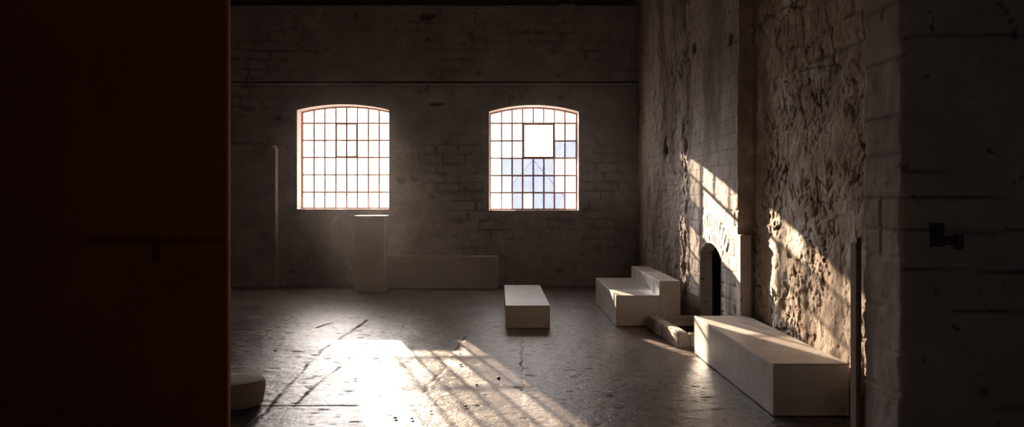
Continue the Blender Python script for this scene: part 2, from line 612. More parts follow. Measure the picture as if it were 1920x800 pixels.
BAR = 0.015      # half width of a glazing bar
rowpx = [[231, 263, 295, 327.5, 360], [231, 264, 296.5, 329, 361]]
blue = {(3, 1), (3, 2), (3, 3), (3, 4), (3, 5), (2, 6), (2, 7), (4, 3), (4, 4), (4, 5), (4, 2), (5, 2), (5, 4), (5, 5), (5, 6)}
clear = {(4, 1), (3, 1), (4, 5), (3, 6), (5, 6), (2, 2), (1, 5), (1, 2), (5, 3)}
teal = {(5, 3), (1, 7), (4, 1)}
clear2 = {(3, 0), (4, 0), (5, 0), (5, 1), (0, 2), (0, 3), (0, 4), (0, 5)}
for wi, (o, sill) in enumerate(W):
    c, half, spring, R, zc = o
    root = empty('window_%d' % (wi + 1), (c, BACK, sill))
    off = Vector((-c, -BACK, -sill))
    tag(root, ['left arched steel window of forty-odd blown-out white panes', 'right arched steel window with an open square pane and bluish panes'][wi], 'window', None, 'structure')

    def put(name, bm, mat, smooth=False):
        for v in bm.verts: v.co += off
        return obj(name, bm, mat, root, smooth)
    # painted reveal through the thickness of the wall
    bm = bmesh.new()
    ol = outline(o, sill)
    front = [bm.verts.new((x, BACK - 0.004, z)) for x, z in ol]
    back = [bm.verts.new((x, BACK + 0.5, z)) for x, z in ol]
    for k in range(len(ol)):
        j = (k + 1) % len(ol)
        bm.faces.new((front[k], front[j], back[j], back[k]))
    put('reveal', bm, M['reveal'])
    top = lambda x: math.sqrt(max(R * R - (x - c) ** 2, 0)) + zc
    x0, x1 = c - half, c + half
    fr = 0.030
    bm = bmesh.new()
    ring(bm, outline(o, sill), outline(o, sill, inset=fr), GLASS - 0.02, GLASS + 0.02)
    put('window_frame', bm, M['rust_frame'])
    cols = [x0 + fr + (x1 - x0 - 2 * fr) * k / 8 for k in range(9)]
    kz = GLASS / BACK
    rows = [EYE - (y - VY) / F * GLASS for y in rowpx[wi]] + [sill + fr]
    sc, sr = ((3, 5), (0, 2)) if wi == 0 else ((3, 6), (0, 2))      # opening sash: columns, rows
    bm = bmesh.new()
    for k in range(1, 8):
        zt = top(cols[k]) - fr + 0.005
        inside_sash = sc[0] < k < sc[1]
        if inside_sash:
            bx(bm, (cols[k] - BAR, GLASS - 0.014, rows[0]), (cols[k] + BAR, GLASS + 0.014, zt))
            bx(bm, (cols[k] - BAR, GLASS - 0.014, sill + fr - 0.004), (cols[k] + BAR, GLASS + 0.014, rows[2]))
        else:
            bx(bm, (cols[k] - BAR, GLASS - 0.014, sill + fr - 0.004), (cols[k] + BAR, GLASS + 0.014, zt))
    for k in range(5):
        z = rows[k]
        if k == 1:
            bx(bm, (x0 + fr - 0.004, GLASS - 0.0135, z - BAR), (cols[sc[0]], GLASS + 0.0135, z + BAR))
            bx(bm, (cols[sc[1]], GLASS - 0.0135, z - BAR), (x1 - fr + 0.004, GLASS + 0.0135, z + BAR))
        else:
            bx(bm, (x0 + fr - 0.004, GLASS - 0.0135, z - BAR), (x1 - fr + 0.004, GLASS + 0.0135, z + BAR))
    put('glazing_bars', bm, M['rust_frame'])
    # the sash
    sw = 0.026 if wi == 0 else 0.034
    xa, xb, za, zb = cols[sc[0]] , cols[sc[1]], rows[2], rows[0]
    bm = bmesh.new()
    oq = [(xa - 0.004, za - 0.004), (xb + 0.004, za - 0.004), (xb + 0.004, zb + 0.004), (xa - 0.004, zb + 0.004)]
    iq = [(xa + sw, za + sw), (xb - sw, za + sw), (xb - sw, zb - sw), (xa + sw, zb - sw)]
    ring(bm, oq, iq, GLASS - 0.032, GLASS + 0.018)
    if wi == 0:
        xm = cols[4]
        bx(bm, (xm - BAR, GLASS - 0.024, za), (xm + BAR, GLASS + 0.01, zb))
        bx(bm, (xa, GLASS - 0.023, rows[1] - BAR), (xb, GLASS + 0.009, rows[1] + BAR))
    put('opening_sash', bm, M['rust_sash'])
    # panes: one face per pane
    bm = bmesh.new()
    allrows = [None] + rows
    for r in range(6):
        for k in range(8):
            if wi == 1 and r in (1, 2) and sc[0] <= k < sc[1]:
                continue                                   # the open square
            xa_, xb_ = cols[k], cols[k + 1]
            zl = rows[r]
            if r == 0:
                n = 5
                tp = [(xb_ - (xb_ - xa_) * q / n) for q in range(n + 1)]
                poly = [(xa_, zl), (xb_, zl)] + [(x, top(x) - fr * 0.5) for x in tp]
            else:
                poly = [(xa_, zl), (xb_, zl), (xb_, rows[r - 1]), (xa_, rows[r - 1])]
            fc = bm.faces.new([bm.verts.new((x, GLASS, z)) for x, z in poly])
            if wi == 1:
                fc.material_index = 1 if (r, k) in blue else 2 if (r, k) in teal else 3 if (r, k) in clear2 else (0, 0, 4)[(r * 5 + k * 3) % 3]
            else:
                fc.material_index = 3 if (r, k) in clear else (0, 0, 4)[(r * 5 + k * 3) % 3]
    put('panes', bm, [M['glass'], M['glass_blue'], M['glass_teal'], M['glass_clear'], M['glass_dim']])
    # thin tie rods outside, an upturned V
    xm, zm = c, rows[2] - 0.02
    for s in (-1, 1):
        bm = bmesh.new()
        tube(bm, [(xm, GLASS + 0.12, zm), (xm + s * 0.80, GLASS + 0.12, sill + 0.02)], 0.005, 6)
        put('tie_rod', bm, M['iron'])
    # light portal in the opening
    pl = bpy.data.lights.new('window_portal', 'AREA')
    pl.shape = 'RECTANGLE'
    pl.size, pl.size_y = 2 * half, spring - sill + 0.15
    pl.cycles.is_portal = True
    po = bpy.data.objects.new('window_portal', pl)
    COL.objects.link(po)
    po.location = (c, BACK + 0.48, (sill + spring + 0.15) / 2)
    po.rotation_euler = (-PI / 2, 0, 0)

# stub of wire above the right-hand window
bm = bmesh.new()
q = px(953, 199, BACK - 0.03)
tube(bm, [q, (q[0] + .012, q[1], q[2] + .05), (q[0] + .03, q[1] - .01, q[2] + .09), (q[0] + .02, q[1], q[2] + .12), (q[0] + .018, BACK + .01, q[2] + .13)], 0.008, 6)
tag(obj('wire_stub', bm, M['iron']), 'bent end of wire poking out above the window with bluish panes', 'wire')

# narrow ledge across the back wall
bm = bmesh.new()
bx(bm, (XL, BACK - 0.034, LEDGE - 0.016), (XB + 0.1, BACK + 0.03, LEDGE + 0.001), 0.005, 2)
tag(obj('trim_4', bm, M['reveal']), 'thin pale ledge running across the back wall above both windows', 'ledge', None, 'structure')

# block of plastered wall in the far left corner
bm = bmesh.new()
xr, zt = px(517, 0, 13.7)[0], px(0, 270, 13.7)[2]
prof = [(-5.9, -0.05), (xr, -0.05), (xr, zt - 0.13)]
for k in range(1, 6):
    t = k / 6 * PI / 2
    prof.append((xr - 0.09 + 0.09 * math.cos(t), zt - 0.13 + 0.13 * math.sin(t)))
prof += [(xr - 0.09, zt), (-5.9, zt)]
a = [bm.verts.new((x, 13.7, z)) for x, z in prof]
b = [bm.verts.new((x, 13.95, z)) for x, z in prof]
bm.faces.new(a); bm.faces.new(b[::-1])
for k in range(len(prof)):
    j = (k + 1) % len(prof)
    bm.faces.new((a[k], a[j], b[j], b[k]))
bmesh.ops.bevel(bm, geom=[e for e in bm.edges if all(abs(v.co.y - 13.7) < 1e-4 for v in e.verts)], offset=0.02, segments=3, affect='EDGES')
tag(obj('trim_1', bm, M['plaster']), 'plastered wall block in far corner with pale rounded edge', 'wall block', None, 'structure')

# ------------------------------------------------------------------ right wall: brick part with the fireplace
ARC = arch(8.98, 0.455, 0.93, 0.15)
us = lines(YRET, BACK + 0.1, 0.018, (ARC[0] - ARC[1], ARC[0] + ARC[1]))
vs = np.concatenate([lines(-0.08, 2.9, 0.0105)[:-1], lines(2.9, HTOP + 0.05, 0.02)])
U, V = np.meshgrid(us, vs, indexing='ij')
CU, CV = np.meshgrid((us[:-1] + us[1:]) / 2, (vs[:-1] + vs[1:]) / 2, indexing='ij')
ko = inside(CU, CV, ARC, -1)
keep = ~ko
snap_arch(U, V, ARC, ko)
ac, ah, asp, aR, azc = ARC
wav = 0.02 * fbm(U * 2, V * 2, 101, 2)
course = (V + wav) / 0.165
row = np.floor(course)
bu = (U + wav) / 0.30 + 0.5 * (row % 2) + 0.35 * hsh(row, row, 14)
fz, fx = course - row, bu - np.floor(bu)
e = np.minimum(np.minimum(fz, 1 - fz) * 0.165, np.minimum(fx, 1 - fx) * 0.30)
cell = hsh(np.floor(bu), row, 18)
# two rings of arch bricks over the opening
rr = np.hypot(U - ac, V - azc)
th = np.arctan2(U - ac, V - azc)
lim = math.asin(ah / aR) * 1.10
for r0, r1, tw in ((aR + 0.0, aR + 0.15, 0.075), (aR + 0.19, aR + 0.37, 0.085)):
    m_ = (rr > r0) & (rr < r1) & (np.abs(th) < lim * (1.0 if r0 < aR + .1 else 1.15))
    ta = th * aR / tw
    ft = ta - np.floor(ta)
    ea = np.minimum(np.minimum(ft, 1 - ft) * tw, np.minimum(rr - r0, r1 - rr) + 0.003)
    e = np.where(m_, ea, e)
    cell = np.where(m_, hsh(np.floor(ta), np.floor(ta) * 0 + r0 * 100, 19), cell)
rough_far = sstep(9.5, 10.2, U + 0.5 * fbm(U * 0.9, V * 0.9, 102, 3))
joint = sstep(0.014, 0.004, e + 0.010 * fbm(U * 9, V * 9, 103, 3)) * (1 - 0.75 * rough_far)
smooth_top = 0.5 + 0.5 * sstep(0.1, -0.2, fbm(U * 0.8, V * 0.8, 104, 3) + 0.12 * (V - 2.2))
ringm = np.zeros(U.shape)
for r0, r1 in ((aR, aR + 0.15), (aR + 0.19, aR + 0.37)):
    ringm = np.maximum(ringm, sstep(0.0, 0.012, np.minimum(rr - r0, r1 - rr)) * (np.abs(th) < lim * 1.12))
h = 0.006 * ringm - 0.003 * joint * ringm + (-0.010 * joint + 0.006 * (cell - 0.5) * (1 - rough_far)) * smooth_top
h += 0.008 * fbm(U * 9, V * 9, 105, 4) + 0.02 * fbm(U * 0.9, V * 0.9, 106, 2)
wv2 = 0.05 * fbm(U * 5, V * 5, 112, 3)
f1, f2, cid = worley((U + wav + wv2) * 7.5, (V + wav - wv2) * 7.0, 107)
h += rough_far * (0.016 * (cid - 0.5) + 0.010 * sstep(0.0, 0.2, f2 - f1) - 0.01 + 0.034 * fbm(U * 5, V * 3, 108, 4))
ridge = np.exp(-((U - 10.25 + 0.5 * wav) / 0.22) ** 2)
h += ridge * (0.045 * fbm(U * 10, V * 6, 109, 4) - 0.004)
dirt = 0.75 * joint * smooth_top * (1 - 0.45 * ringm) + 0.4 * rough_far * sstep(0.10, 0.0, f2 - f1)
stain = sstep(0.05, 0.5, fbm(U * 2.2, V * 0.7, 110, 4) + 0.25 * np.exp(-((U - 11.2) / 0.8) ** 2) + 0.2 * ridge)
dirt = np.maximum(dirt, 0.75 * stain)
for (qx, qy, ry, rz) in ((1247, 272, 0.10, 0.18), (1300, 90, .10, .08), (1368, 72, .08, .09)):
    Yq = XB * F / (qx - VX)
    zq = EYE - (qy - VY) / F * Yq
    k = sstep(1.2, 0.5, np.hypot((U - Yq) / ry, (V - zq) / rz) + 0.7 * fbm(U * 6, V * 6, 111, 3))
    h -= 0.07 * k
    dirt = np.maximum(dirt, k)
edge = sstep(0.0, 0.05, np.hypot(np.maximum(np.abs(U - ac) - ah, 0), np.maximum(V - (np.sqrt(np.maximum(aR ** 2 - (U - ac) ** 2, 0)) + azc), 0)))
h *= 0.3 + 0.7 * edge
P = np.stack([XB - h, U, V], -1)
brw = link_mesh('wall_right', grid_mesh('wall_right', P, keep, dirt), M['brick'], None, True)
tag(brw, kind='structure')
edge_h = h[0]                   # profile at the return, reused below
edge_z = vs

# the return facing the camera and the rubble stretch
us2 = np.concatenate([[-0.13, -0.10, -0.07, -0.035], lines(0.0, YRET - 4.5, 0.0115)])
U, V = np.meshgrid(us2, vs, indexing='ij')
Yv = YRET - np.maximum(U, 0)
wz = 0.06 * fbm(Yv * 1.5, V * 1.5, 120, 3)
wy = 0.06 * fbm(Yv * 1.5, V * 1.5, 121, 3)
fw = 0.35 * fbm(Yv * 6, V * 6, 119, 3)
f1, f2, cid, ox, oy = worley((Yv + wy) * 6.5 + fw, (V + wz) * 7.5 + fw, 122, True)
k1, k2, kid, px_, py_ = worley((Yv + wy) * 15 + 2 * fw, (V + wz) * 13 + 2 * fw, 128, True)
g1, g2, gid, gx, gy = worley((Yv + wy) * 2.0, (V + wz) * 3.3, 123, True)
ashlar = sstep(2.0, 3.0, V + 0.7 * fbm(Yv * 0.7, V * 0.7, 124, 3))
rnd2 = lambda c, q: (c * q) % 1.0 - 0.5
small = 0.017 * (cid - 0.5) + 0.024 * rnd2(cid, 37.7) * ox + 0.024 * rnd2(cid, 71.3) * oy - 0.012 * sstep(0.08, 0.0, f2 - f1)
small += 0.010 * (kid - 0.5) + 0.026 * rnd2(kid, 37.7) * px_ + 0.020 * rnd2(kid, 71.3) * py_ - 0.006 * sstep(0.12, 0.0, k2 - k1)
big = 0.020 * (gid - 0.5) + 0.020 * rnd2(gid, 37.7) * gx + 0.02 * rnd2(gid, 71.3) * gy - 0.014 * sstep(0.05, 0.0, g2 - g1)
h = small * (1 - 0.55 * ashlar) + big * ashlar
h += 0.026 * fbm(Yv * 2.2, V * 2.2, 125, 3) + 0.010 * fbm(Yv * 24, V * 16, 126, 3)
# a plaster skin that survives in patches
skin = sstep(-0.06, 0.22, fbm(Yv * 1.9, V * 1.9, 127, 5) + 0.03)
skin *= 1 - 0.65 * ashlar
h = h * (1 - 0.70 * skin) + 0.010 * skin + 0.012 * skin * fbm(Yv * 7, V * 7, 129, 4)
h -= 0.018 * sstep(0.03, 0.008, np.abs(((V + 0.5 * wz) / 0.62) % 1.0 - 0.5) * 0.62) * ashlar
dirt = (0.55 * sstep(0.10, 0.0, f2 - f1) + 0.75 * sstep(-0.006, -0.030, h)) * (1 - skin) * (1 - 0.4 * ashlar) + 0.7 * sstep(0.06, 0.0, g2 - g1) * ashlar
h = np.where(V < 0.5, np.minimum(h, 0.06), h)
fade = sstep(0.0, 0.10, U)
h = h * fade
P = np.stack([XR - h, Yv, V], -1)
for i, s in enumerate((-0.13, -0.10, -0.07, -0.035)):
    t = i / 4.0
    xe = XB - edge_h
    P[i, :, 0] = xe + (XR - xe) * t
    P[i, :, 1] = YRET - (0.0 if i == 0 else 0.010 * fbm(vs * 5, vs * 0 + i, 131, 3))
    dirt[i] = 0
rw = link_mesh('wall_right_rubble', grid_mesh('wall_right_rubble', P, np.ones((len(us2) - 1, len(vs) - 1), bool), dirt), M['rubble'], None, True)
tag(rw, kind='structure')

# fireplace recess: pale jamb lining, then a sooty cavity
root = empty('fireplace_recess', (XB, ac, 0))
tag(root, 'small arched fireplace opening with pale jamb and black inside, in the brick wall', 'fireplace', None, 'structure')


def arc_pts(h0, grow=0.0):
    R2 = aR + grow
    hh = h0 + grow
    a = math.asin(hh / R2)
    pts = [(ac + hh, -0.05)] + [(ac + R2 * math.sin(a - 2 * a * k / 16), azc + R2 * math.cos(a - 2 * a * k / 16)) for k in range(17)] + [(ac - hh, -0.05)]
    return pts


bm = bmesh.new()
pts = arc_pts(ah)
NX = 8
rows_ = []
for i in range(NX + 1):
    x = XB - 0.004 + 0.155 * i / NX
    rows_.append([bm.verts.new((x - XB, y - ac + random.uniform(-.004, .004), z)) for y, z in pts])
for A, B in zip(rows_, rows_[1:]):
    for k in range(len(A) - 1):
        bm.faces.new((A[k], A[k + 1], B[k + 1], B[k]))
bmesh.ops.subdivide_edges(bm, edges=[e for e in bm.edges if e.calc_length() > 0.3], cuts=10, use_grid_fill=True)
obj('jamb_lining', bm, M['kerb'], root)
bm = bmesh.new()
bx(bm, (0.151, -0.75, -0.06), (0.75, 0.75, 1.5))
bmesh.ops.delete(bm, geom=[f for f in bm.faces if f.calc_center_median().x < 0.2], context='FACES')
# front rim round the opening so that the cavity is closed
ip = [bm.verts.new((0.151, y - ac, z)) for y, z in pts]
op = [bm.verts.new((0.151, max(-0.75, min(0.75, (y - ac) * 1.65)), -0.06 if z < 0 else 1.5 if abs(y - ac) < 0.44 else z + 0.3)) for y, z in pts]
for k in range(len(ip) - 1):
    bm.faces.new((ip[k], ip[k + 1], op[k + 1], op[k]))
obj('cavity', bm, M['soot'], root)

# pale plaster strip standing in the corner beside the rubble
bm = bmesh.new()
zt = px(0, 440, 7.82)[2]
x0, x1 = px(1388.5, 0, 7.80)[0], px(1409, 0, 7.80)[0]
bx(bm, (x0, 7.80, -0.03), (x1, 7.93, zt), 0.008, 2)
tag(obj('trim_2', bm, M['brick']), 'pale plastered strip standing in the corner beside the rubble wall', 'wall strip', None, 'structure')

# ------------------------------------------------------------------ cross wall: pier on the right with jamb
prof = [(2.95, JF), (2.55, JF), (JX + 0.16, JF), (JX + 0.05, JF), (JX + 0.018, JF - 0.001), (JX + 0.008, JF - 0.004), (JX + 0.002, JF - 0.010), (JX, JF - 0.018)]
n = 26
for k in range(1, n):
    prof.append((JX, JF - 0.018 + (JN + 0.03 - (JF - 0.018)) * k / n))
prof += [(JX, JN + 0.03), (JX + 0.003, JN + 0.012), (JX + 0.012, JN + 0.003), (JX + 0.03, JN)]
n = 75
for k in range(1, n + 1):
    prof.append((JX + 0.03 + 1.8 * k / n, JN))
prof = np.array(prof)
tg = np.gradient(prof, axis=0)
nrm = np.stack([tg[:, 1], -tg[:, 0]], -1)
nrm /= np.linalg.norm(nrm, axis=1, keepdims=True)
s = np.concatenate([[0], np.cumsum(np.hypot(*np.diff(prof, axis=0).T))])
zz = lines(-0.08, HTOP + 0.05, 0.018)
S, V = np.meshgrid(s, zz, indexing='ij')
s_j0 = s[7]
s_n = s[7 + 27]
PX, PY = np.meshgrid(prof[:, 0], zz, indexing='ij')[0], np.meshgrid(prof[:, 1], zz, indexing='ij')[0]
jamb = (S >= s_j0 - 0.06) & (S <= s_n + 0.02)
face = S > s_n
levels = [0.20, 0.51, 0.735, 0.972, 1.278, 1.43, 1.607, 1.86, 2.08, 2.40, 2.72, 3.1, 3.5, 3.9, 4.3, 4.7]
wz = 0.012 * fbm(S * 3, V * 3, 140, 3)
d = np.full(S.shape, 9.0)
for L in levels:
    d = np.minimum(d, np.abs(V + wz - L))
jo = sstep(0.016, 0.004, d) * jamb
vj = (PY - 4.37)
jo = np.maximum(jo, sstep(0.014, 0.004, np.abs(vj + wz)) * jamb * ((V > 1.26) & (V < 1.607)))
d2 = np.full(S.shape, 9.0)
wz2 = 0.02 * fbm(S * 2, V * 2, 141, 3)
for L in (0.45, 0.98, 1.21, 1.43, 1.62, 1.75, 1.88, 2.12, 2.5):
    d2 = np.minimum(d2, np.abs(V + wz2 - L))
jf = sstep(0.012, 0.004, d2) * face * sstep(-0.05, 0.2, fbm(S * 1.5, V * 1.5, 142, 3) + 0.08)
h = 0.010 * fbm(S * 3, V * 3, 143, 4) + 0.005 * fbm(S * 14, V * 14, 144, 3) - 0.012 * jo - 0.010 * jf
h += 0.006 * sstep(0.03, 0.018, d) * (1 - jo) * jamb * (V < 1.35)
f1, f2, cid = worley(S * 5, V * 5, 145)
pit = face * (cid > 0.86) * sstep(0.16, 0.08, f1)
h -= 0.02 * pit
# chipped arrises
chip = sstep(0.05, 0.3, fbm(V * 6 + 3, V * 0 + 2.2, 146, 4))
near = np.exp(-((S - s_n) / 0.02) ** 2)
far = np.exp(-((S - s[5]) / 0.03) ** 2)
h -= 0.016 * chip * near + 0.014 * sstep(0, 0.3, fbm(V * 7, V * 0 + 5.2, 147, 4)) * far
dirt = np.maximum(np.maximum(0.6 * jo * (V > 1.29), 0.85 * jf), 0.8 * pit)
# curved crack high on the pier
cxp = [px(x, y, JN) for x, y in ((1868, 0), (1888, 20), (1900, 45), (1908, 75))]
dc = np.full(S.shape, 9.0)
for a, b in zip(cxp, cxp[1:]):
    ex, ez = b[0] - a[0], b[2] - a[2]
    t = np.clip(((PX - a[0]) * ex + (V - a[2]) * ez) / (ex * ex + ez * ez), 0, 1)
    dc = np.minimum(dc, np.hypot(PX - a[0] - t * ex, V - a[2] - t * ez))
k = sstep(0.012, 0.004, dc) * face
h -= 0.015 * k
dirt = np.maximum(dirt, k)
P = np.stack([prof[:, 0][:, None] + nrm[:, 0][:, None] * h, prof[:, 1][:, None] + nrm[:, 1][:, None] * h, V], -1)
pw = link_mesh('wall_front', grid_mesh('wall_front', P, np.ones((len(s) - 1, len(zz) - 1), bool), dirt), M['pier'], None, True)
tag(pw, kind='structure')

# left half of the cross wall (behind the door)
bm = bmesh.new()
bx(bm, (XL - 0.1, JN, -0.05), (-1.80, JF, HTOP + 0.1), 0.01)
tag(obj('wall_front_left', bm, M['pier']), kind='structure')

# ------------------------------------------------------------------ shells that close both rooms
for name, lo, hi in (('wall_left', (XL - 0.35, JF - 0.5, -0.1), (XL, BACK + 0.6, 5.9)),
                     ('wall_left_front_room', (XL - 0.35, -3.9, -0.1), (XL, JN + 0.05, 5.9)),
                     ('wall_rear_front_room', (XL - 0.3, -3.9, -0.1), (0.0, -3.6, 5.9)),
                     ('wall_rear_front_room', (0.5, -3.9, -0.1), (4.5, -3.6, 5.9)),
                     ('wall_rear_above_gap', (-0.1, -3.9, 2.9), (0.7, -3.6, 5.9)),  # above an unseen opening added so sky light reaches door and pier
                     ('wall_rear_below_gap', (-0.1, -3.9, -0.1), (0.7, -3.6, 2.4)),
                     ('wall_right_front_room', (3.95, -3.8, -0.1), (4.3, JN + 0.3, 5.9)),
                     ('wall_right_outer', (3.3, JN + 0.2, -0.1), (3.7, BACK + 0.6, 5.9))):
    bm = bmesh.new()
    bx(bm, lo, hi)
    tag(obj(name, bm, M['dark_plain']), kind='structure')
bm = bmesh.new()
bx(bm, (2.7, -3.7, -0.12), (4.4, JN + 0.3, -0.004))
tag(obj('floor_front_room', bm, M['floor']), kind='structure')
bm = bmesh.new()
bx(bm, (XL - 0.35, -3.9, 5.62), (4.4, BACK + 0.6, 5.8))
tag(obj('ceiling', bm, M['timber']), kind='structure')
bm = bmesh.new()
bx(bm, (XL - 0.3, BACK - 0.02, HTOP - 0.01), (3.4, BACK + 0.5, 5.65))
tag(obj('trim_3', bm, M['timber']), 'dark timber plate along the top of the back wall', 'beam', None, 'structure')
# roof joists
k = 0
x = -5.6
while x < 2.5:
    bm = bmesh.new()
    bx(bm, (x, JF + 0.1, 5.27), (x + 0.11, BACK - 0.03, 5.63), 0.008, 1)
    tag(obj('ceiling_joist', bm, M['timber']), kind='structure')
    x += 0.46
# yard outside the windows
bm = bmesh.new()
bx(bm, (-60, BACK + 0.5, -0.6), (60, 120, -0.4))
tag(obj('ground_outside', bm, M['ground']), kind='structure')
bm = bmesh.new()
bx(bm, (-40, -60, -0.6), (40, -3.9, -0.4))
tag(obj('ground_outside', bm, M['ground']), kind='structure')
pl = bpy.data.lights.new('added_opening_portal', 'AREA')  # guides sky light through the added rear opening
pl.shape = 'RECTANGLE'
pl.size, pl.size_y = 0.5, 0.5
pl.cycles.is_portal = True
po = bpy.data.objects.new('added_opening_portal', pl)
COL.objects.link(po)
po.location = (0.25, -3.88, 2.65)
po.rotation_euler = (PI / 2, 0, 0)

# ------------------------------------------------------------------ exhibition boxes
T = 0.012


def panel_box(name, label, cat, loc, rz, w, l, h, mat, group=None):
    """hollow box of panels: origin at the middle of its front bottom edge, length runs away from the camera"""
    root = empty(name, loc, rz)
    tag(root, label, cat, group)
    bv = 0.0025
    for s_ in (-1, 1):
        bm = bmesh.new()
        xa = s_ * (w / 2 - T)
        xb = s_ * w / 2
        bx(bm, (min(xa, xb), T + 0.0012, 0.0), (max(xa, xb), l - T - 0.0012, h - T - 0.0012), bv)
        obj('side_panel', bm, mat, root)
    for y0 in (0.0, l - T):
        bm = bmesh.new()
        bx(bm, (-w / 2, y0, 0.0), (w / 2, y0 + T, h - T - 0.0012), bv)
        obj('end_panel', bm, mat, root)
    bm = bmesh.new()
    bx(bm, (-w / 2, 0, h - T), (w / 2, l, h), bv)
    obj('top_panel', bm, mat, root)
    return root


FZ = 0.004
Zb = EYE * F / (780 - VY)
panel_box('box_bench', 'long white box bench along the rubble wall, nearest and largest box', 'bench',
          (px((1450 + 1591.5) / 2, 0, Zb)[0], Zb, FZ), math.radians(0.3), 0.558, 2.27, 0.386, M['white'])
Zm = EYE * F / (615 - VY)
panel_box('box_plinth', 'low pale box standing alone in the middle of the floor', 'plinth',
          (px((948 + 1031.5) / 2, 0, Zm)[0], Zm, FZ), math.radians(0.6), 0.553, 2.24, 0.279, M['white'])
Zs = EYE * F / (611 - VY)
xl_, xm_, xr_ = (px(v, 0, Zs)[0] for v in (1155, 1236.3, 1275.5))
panel_box('box_plinth', 'wide low white box forming the lower step of the stepped pair', 'plinth',
          ((xl_ + xm_) / 2, Zs, FZ), 0, xm_ - xl_ - 0.001, 2.12, 0.385, M['white'])
panel_box('box_plinth', 'narrow tall white box forming the upper step, behind the fireplace kerb', 'plinth',
          ((xm_ + xr_) / 2 + 0.0015, Zs, FZ), 0, xr_ - xm_ - 0.001, 2.12, 0.567, M['white'])

# long box lying under the back wall, turned a few degrees
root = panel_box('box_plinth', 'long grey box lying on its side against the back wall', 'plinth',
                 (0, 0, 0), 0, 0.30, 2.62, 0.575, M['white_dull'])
root.rotation_euler = (0, 0, math.radians(90 - 3.6))
ax, ay = px(932, 0, 13.36)[0], 13.36
# its near right corner sits at (ax, ay): local corner (-w/2, 0) lies on the side facing the camera
c_, s__ = math.cos(root.rotation_euler[2]), math.sin(root.rotation_euler[2])
lx, ly = 0.15, 0.0
root.location = (ax - (c_ * -lx - s__ * ly), ay - (s__ * -lx + c_ * ly), FZ)
root.rotation_euler = (0, 0, math.radians(90 - 3.6))

# tall pedestal in front of it
Zp = EYE * F / (547 - VY)
xa, xb = px(665.5, 0, Zp)[0], px(720.5, 0, Zp)[0]
root = empty('pedestal', ((xa + xb) / 2, Zp, FZ))
tag(root, 'tall grey pedestal under the left window in front of the long box', 'pedestal')
w, hh, dep = xb - xa, 1.318, 0.40
bm = bmesh.new()
bx(bm, (-w / 2, 0, 0), (w / 2, dep, hh - 0.022), 0.012, 3)
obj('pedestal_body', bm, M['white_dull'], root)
bm = bmesh.new()
bx(bm, (-w / 2 - 0.012, -0.012, hh - 0.0215), (w / 2 + 0.02, dep + 0.012, hh), 0.003)
obj('cap_board', bm, M['white'], root)

# ------------------------------------------------------------------ hearth kerb
root = empty('hearth_kerb', (2.1, 8.75, 0))
tag(root, 'low whitewashed stone kerb around the hearth, between the stepped boxes and the long bench', 'kerb', None, 'thing')


def stone(name, pts, z, seed, mat=M['kerb'], jit=0.008, z0=-0.02):
    """block over a four-cornered plan, subdivided and knocked about"""
    bm = bmesh.new()
    lo = [bm.verts.new((x, y, z0)) for x, y in pts]
    hi = [bm.verts.new((x, y, z)) for x, y in pts]
    bm.faces.new(lo[::-1]); bm.faces.new(hi)
    for k in range(4):
        j = (k + 1) % 4
        bm.faces.new((lo[k], lo[j], hi[j], hi[k]))
    bmesh.ops.bevel(bm, geom=bm.edges[:], offset=0.014, segments=2, affect='EDGES')
    bmesh.ops.subdivide_edges(bm, edges=[e for e in bm.edges if e.calc_length() > 0.09], cuts=4, use_grid_fill=True)
    rnd = random.Random(seed)
    for v in bm.verts:
        v.co += Vector((rnd.uniform(-1, 1), rnd.uniform(-1, 1), rnd.uniform(-1, 1))) * jit * (0.4 if v.co.z > z - 0.01 else 0.6)
        v.co -= Vector((2.1, 8.75, 0))
    o = obj(name, bm, mat, root)
    return o


kz = 0.15
stone('kerb_stone', [(1.870, 8.12), (2.00, 8.12), (1.965, 8.71), (1.828, 8.71)], kz, 1)
stone('kerb_stone', [(1.826, 8.722), (1.962, 8.722), (1.93, 9.42), (1.775, 9.42)], kz - 0.005, 2)
stone('kerb_stone', [(2.005, 8.125), (2.42, 8.125), (2.42, 8.25), (2.005, 8.25)], kz - 0.012, 3)
stone('kerb_stone', [(1.935, 9.31), (2.42, 9.31), (2.42, 9.435), (1.935, 9.435)], kz - 0.01, 4)
stone('hearth_bed', [(1.95, 8.24), (2.42, 8.24), (2.42, 9.32), (1.93, 9.32)], 0.03, 5, M['soot'], 0.012)

# ------------------------------------------------------------------ round stone drum behind the door
root = None
cx_, cy_ = px(439, 0, 5.83)[0], 5.83
bm = bmesh.new()
pr = [(0.0, 0.0), (0.195, 0.0), (0.212, 0.012), (0.222, 0.06), (0.232, 0.13), (0.236, 0.17), (0.228, 0.192), (0.205, 0.200), (0.1, 0.202), (0.0, 0.202)]
NS = 40
rg = []
for r_, z_ in pr:
    if r_ == 0:
        rg.append([bm.verts.new((0, 0, z_))])
    else:
        rg.append([bm.verts.new((r_ * (1 + 0.012 * math.sin(3 * t * 2 * PI / NS + z_ * 9)) * math.cos(t * 2 * PI / NS), r_ * math.sin(t * 2 * PI / NS), z_)) for t in range(NS)])
for A, B in zip(rg, rg[1:]):
    for t in range(NS):
        u = (t + 1) % NS
        if len(A) == 1: bm.faces.new((A[0], B[u], B[t]))
        elif len(B) == 1: bm.faces.new((A[t], A[u], B[0]))
        else: bm.faces.new((A[t], A[u], B[u], B[t]))
o = obj('stone_drum', bm, M['drum'], None, True)
o.location = (cx_, cy_, FZ - 0.004)
tag(o, 'squat round pale stone drum half hidden behind the red-brown door', 'stone block')

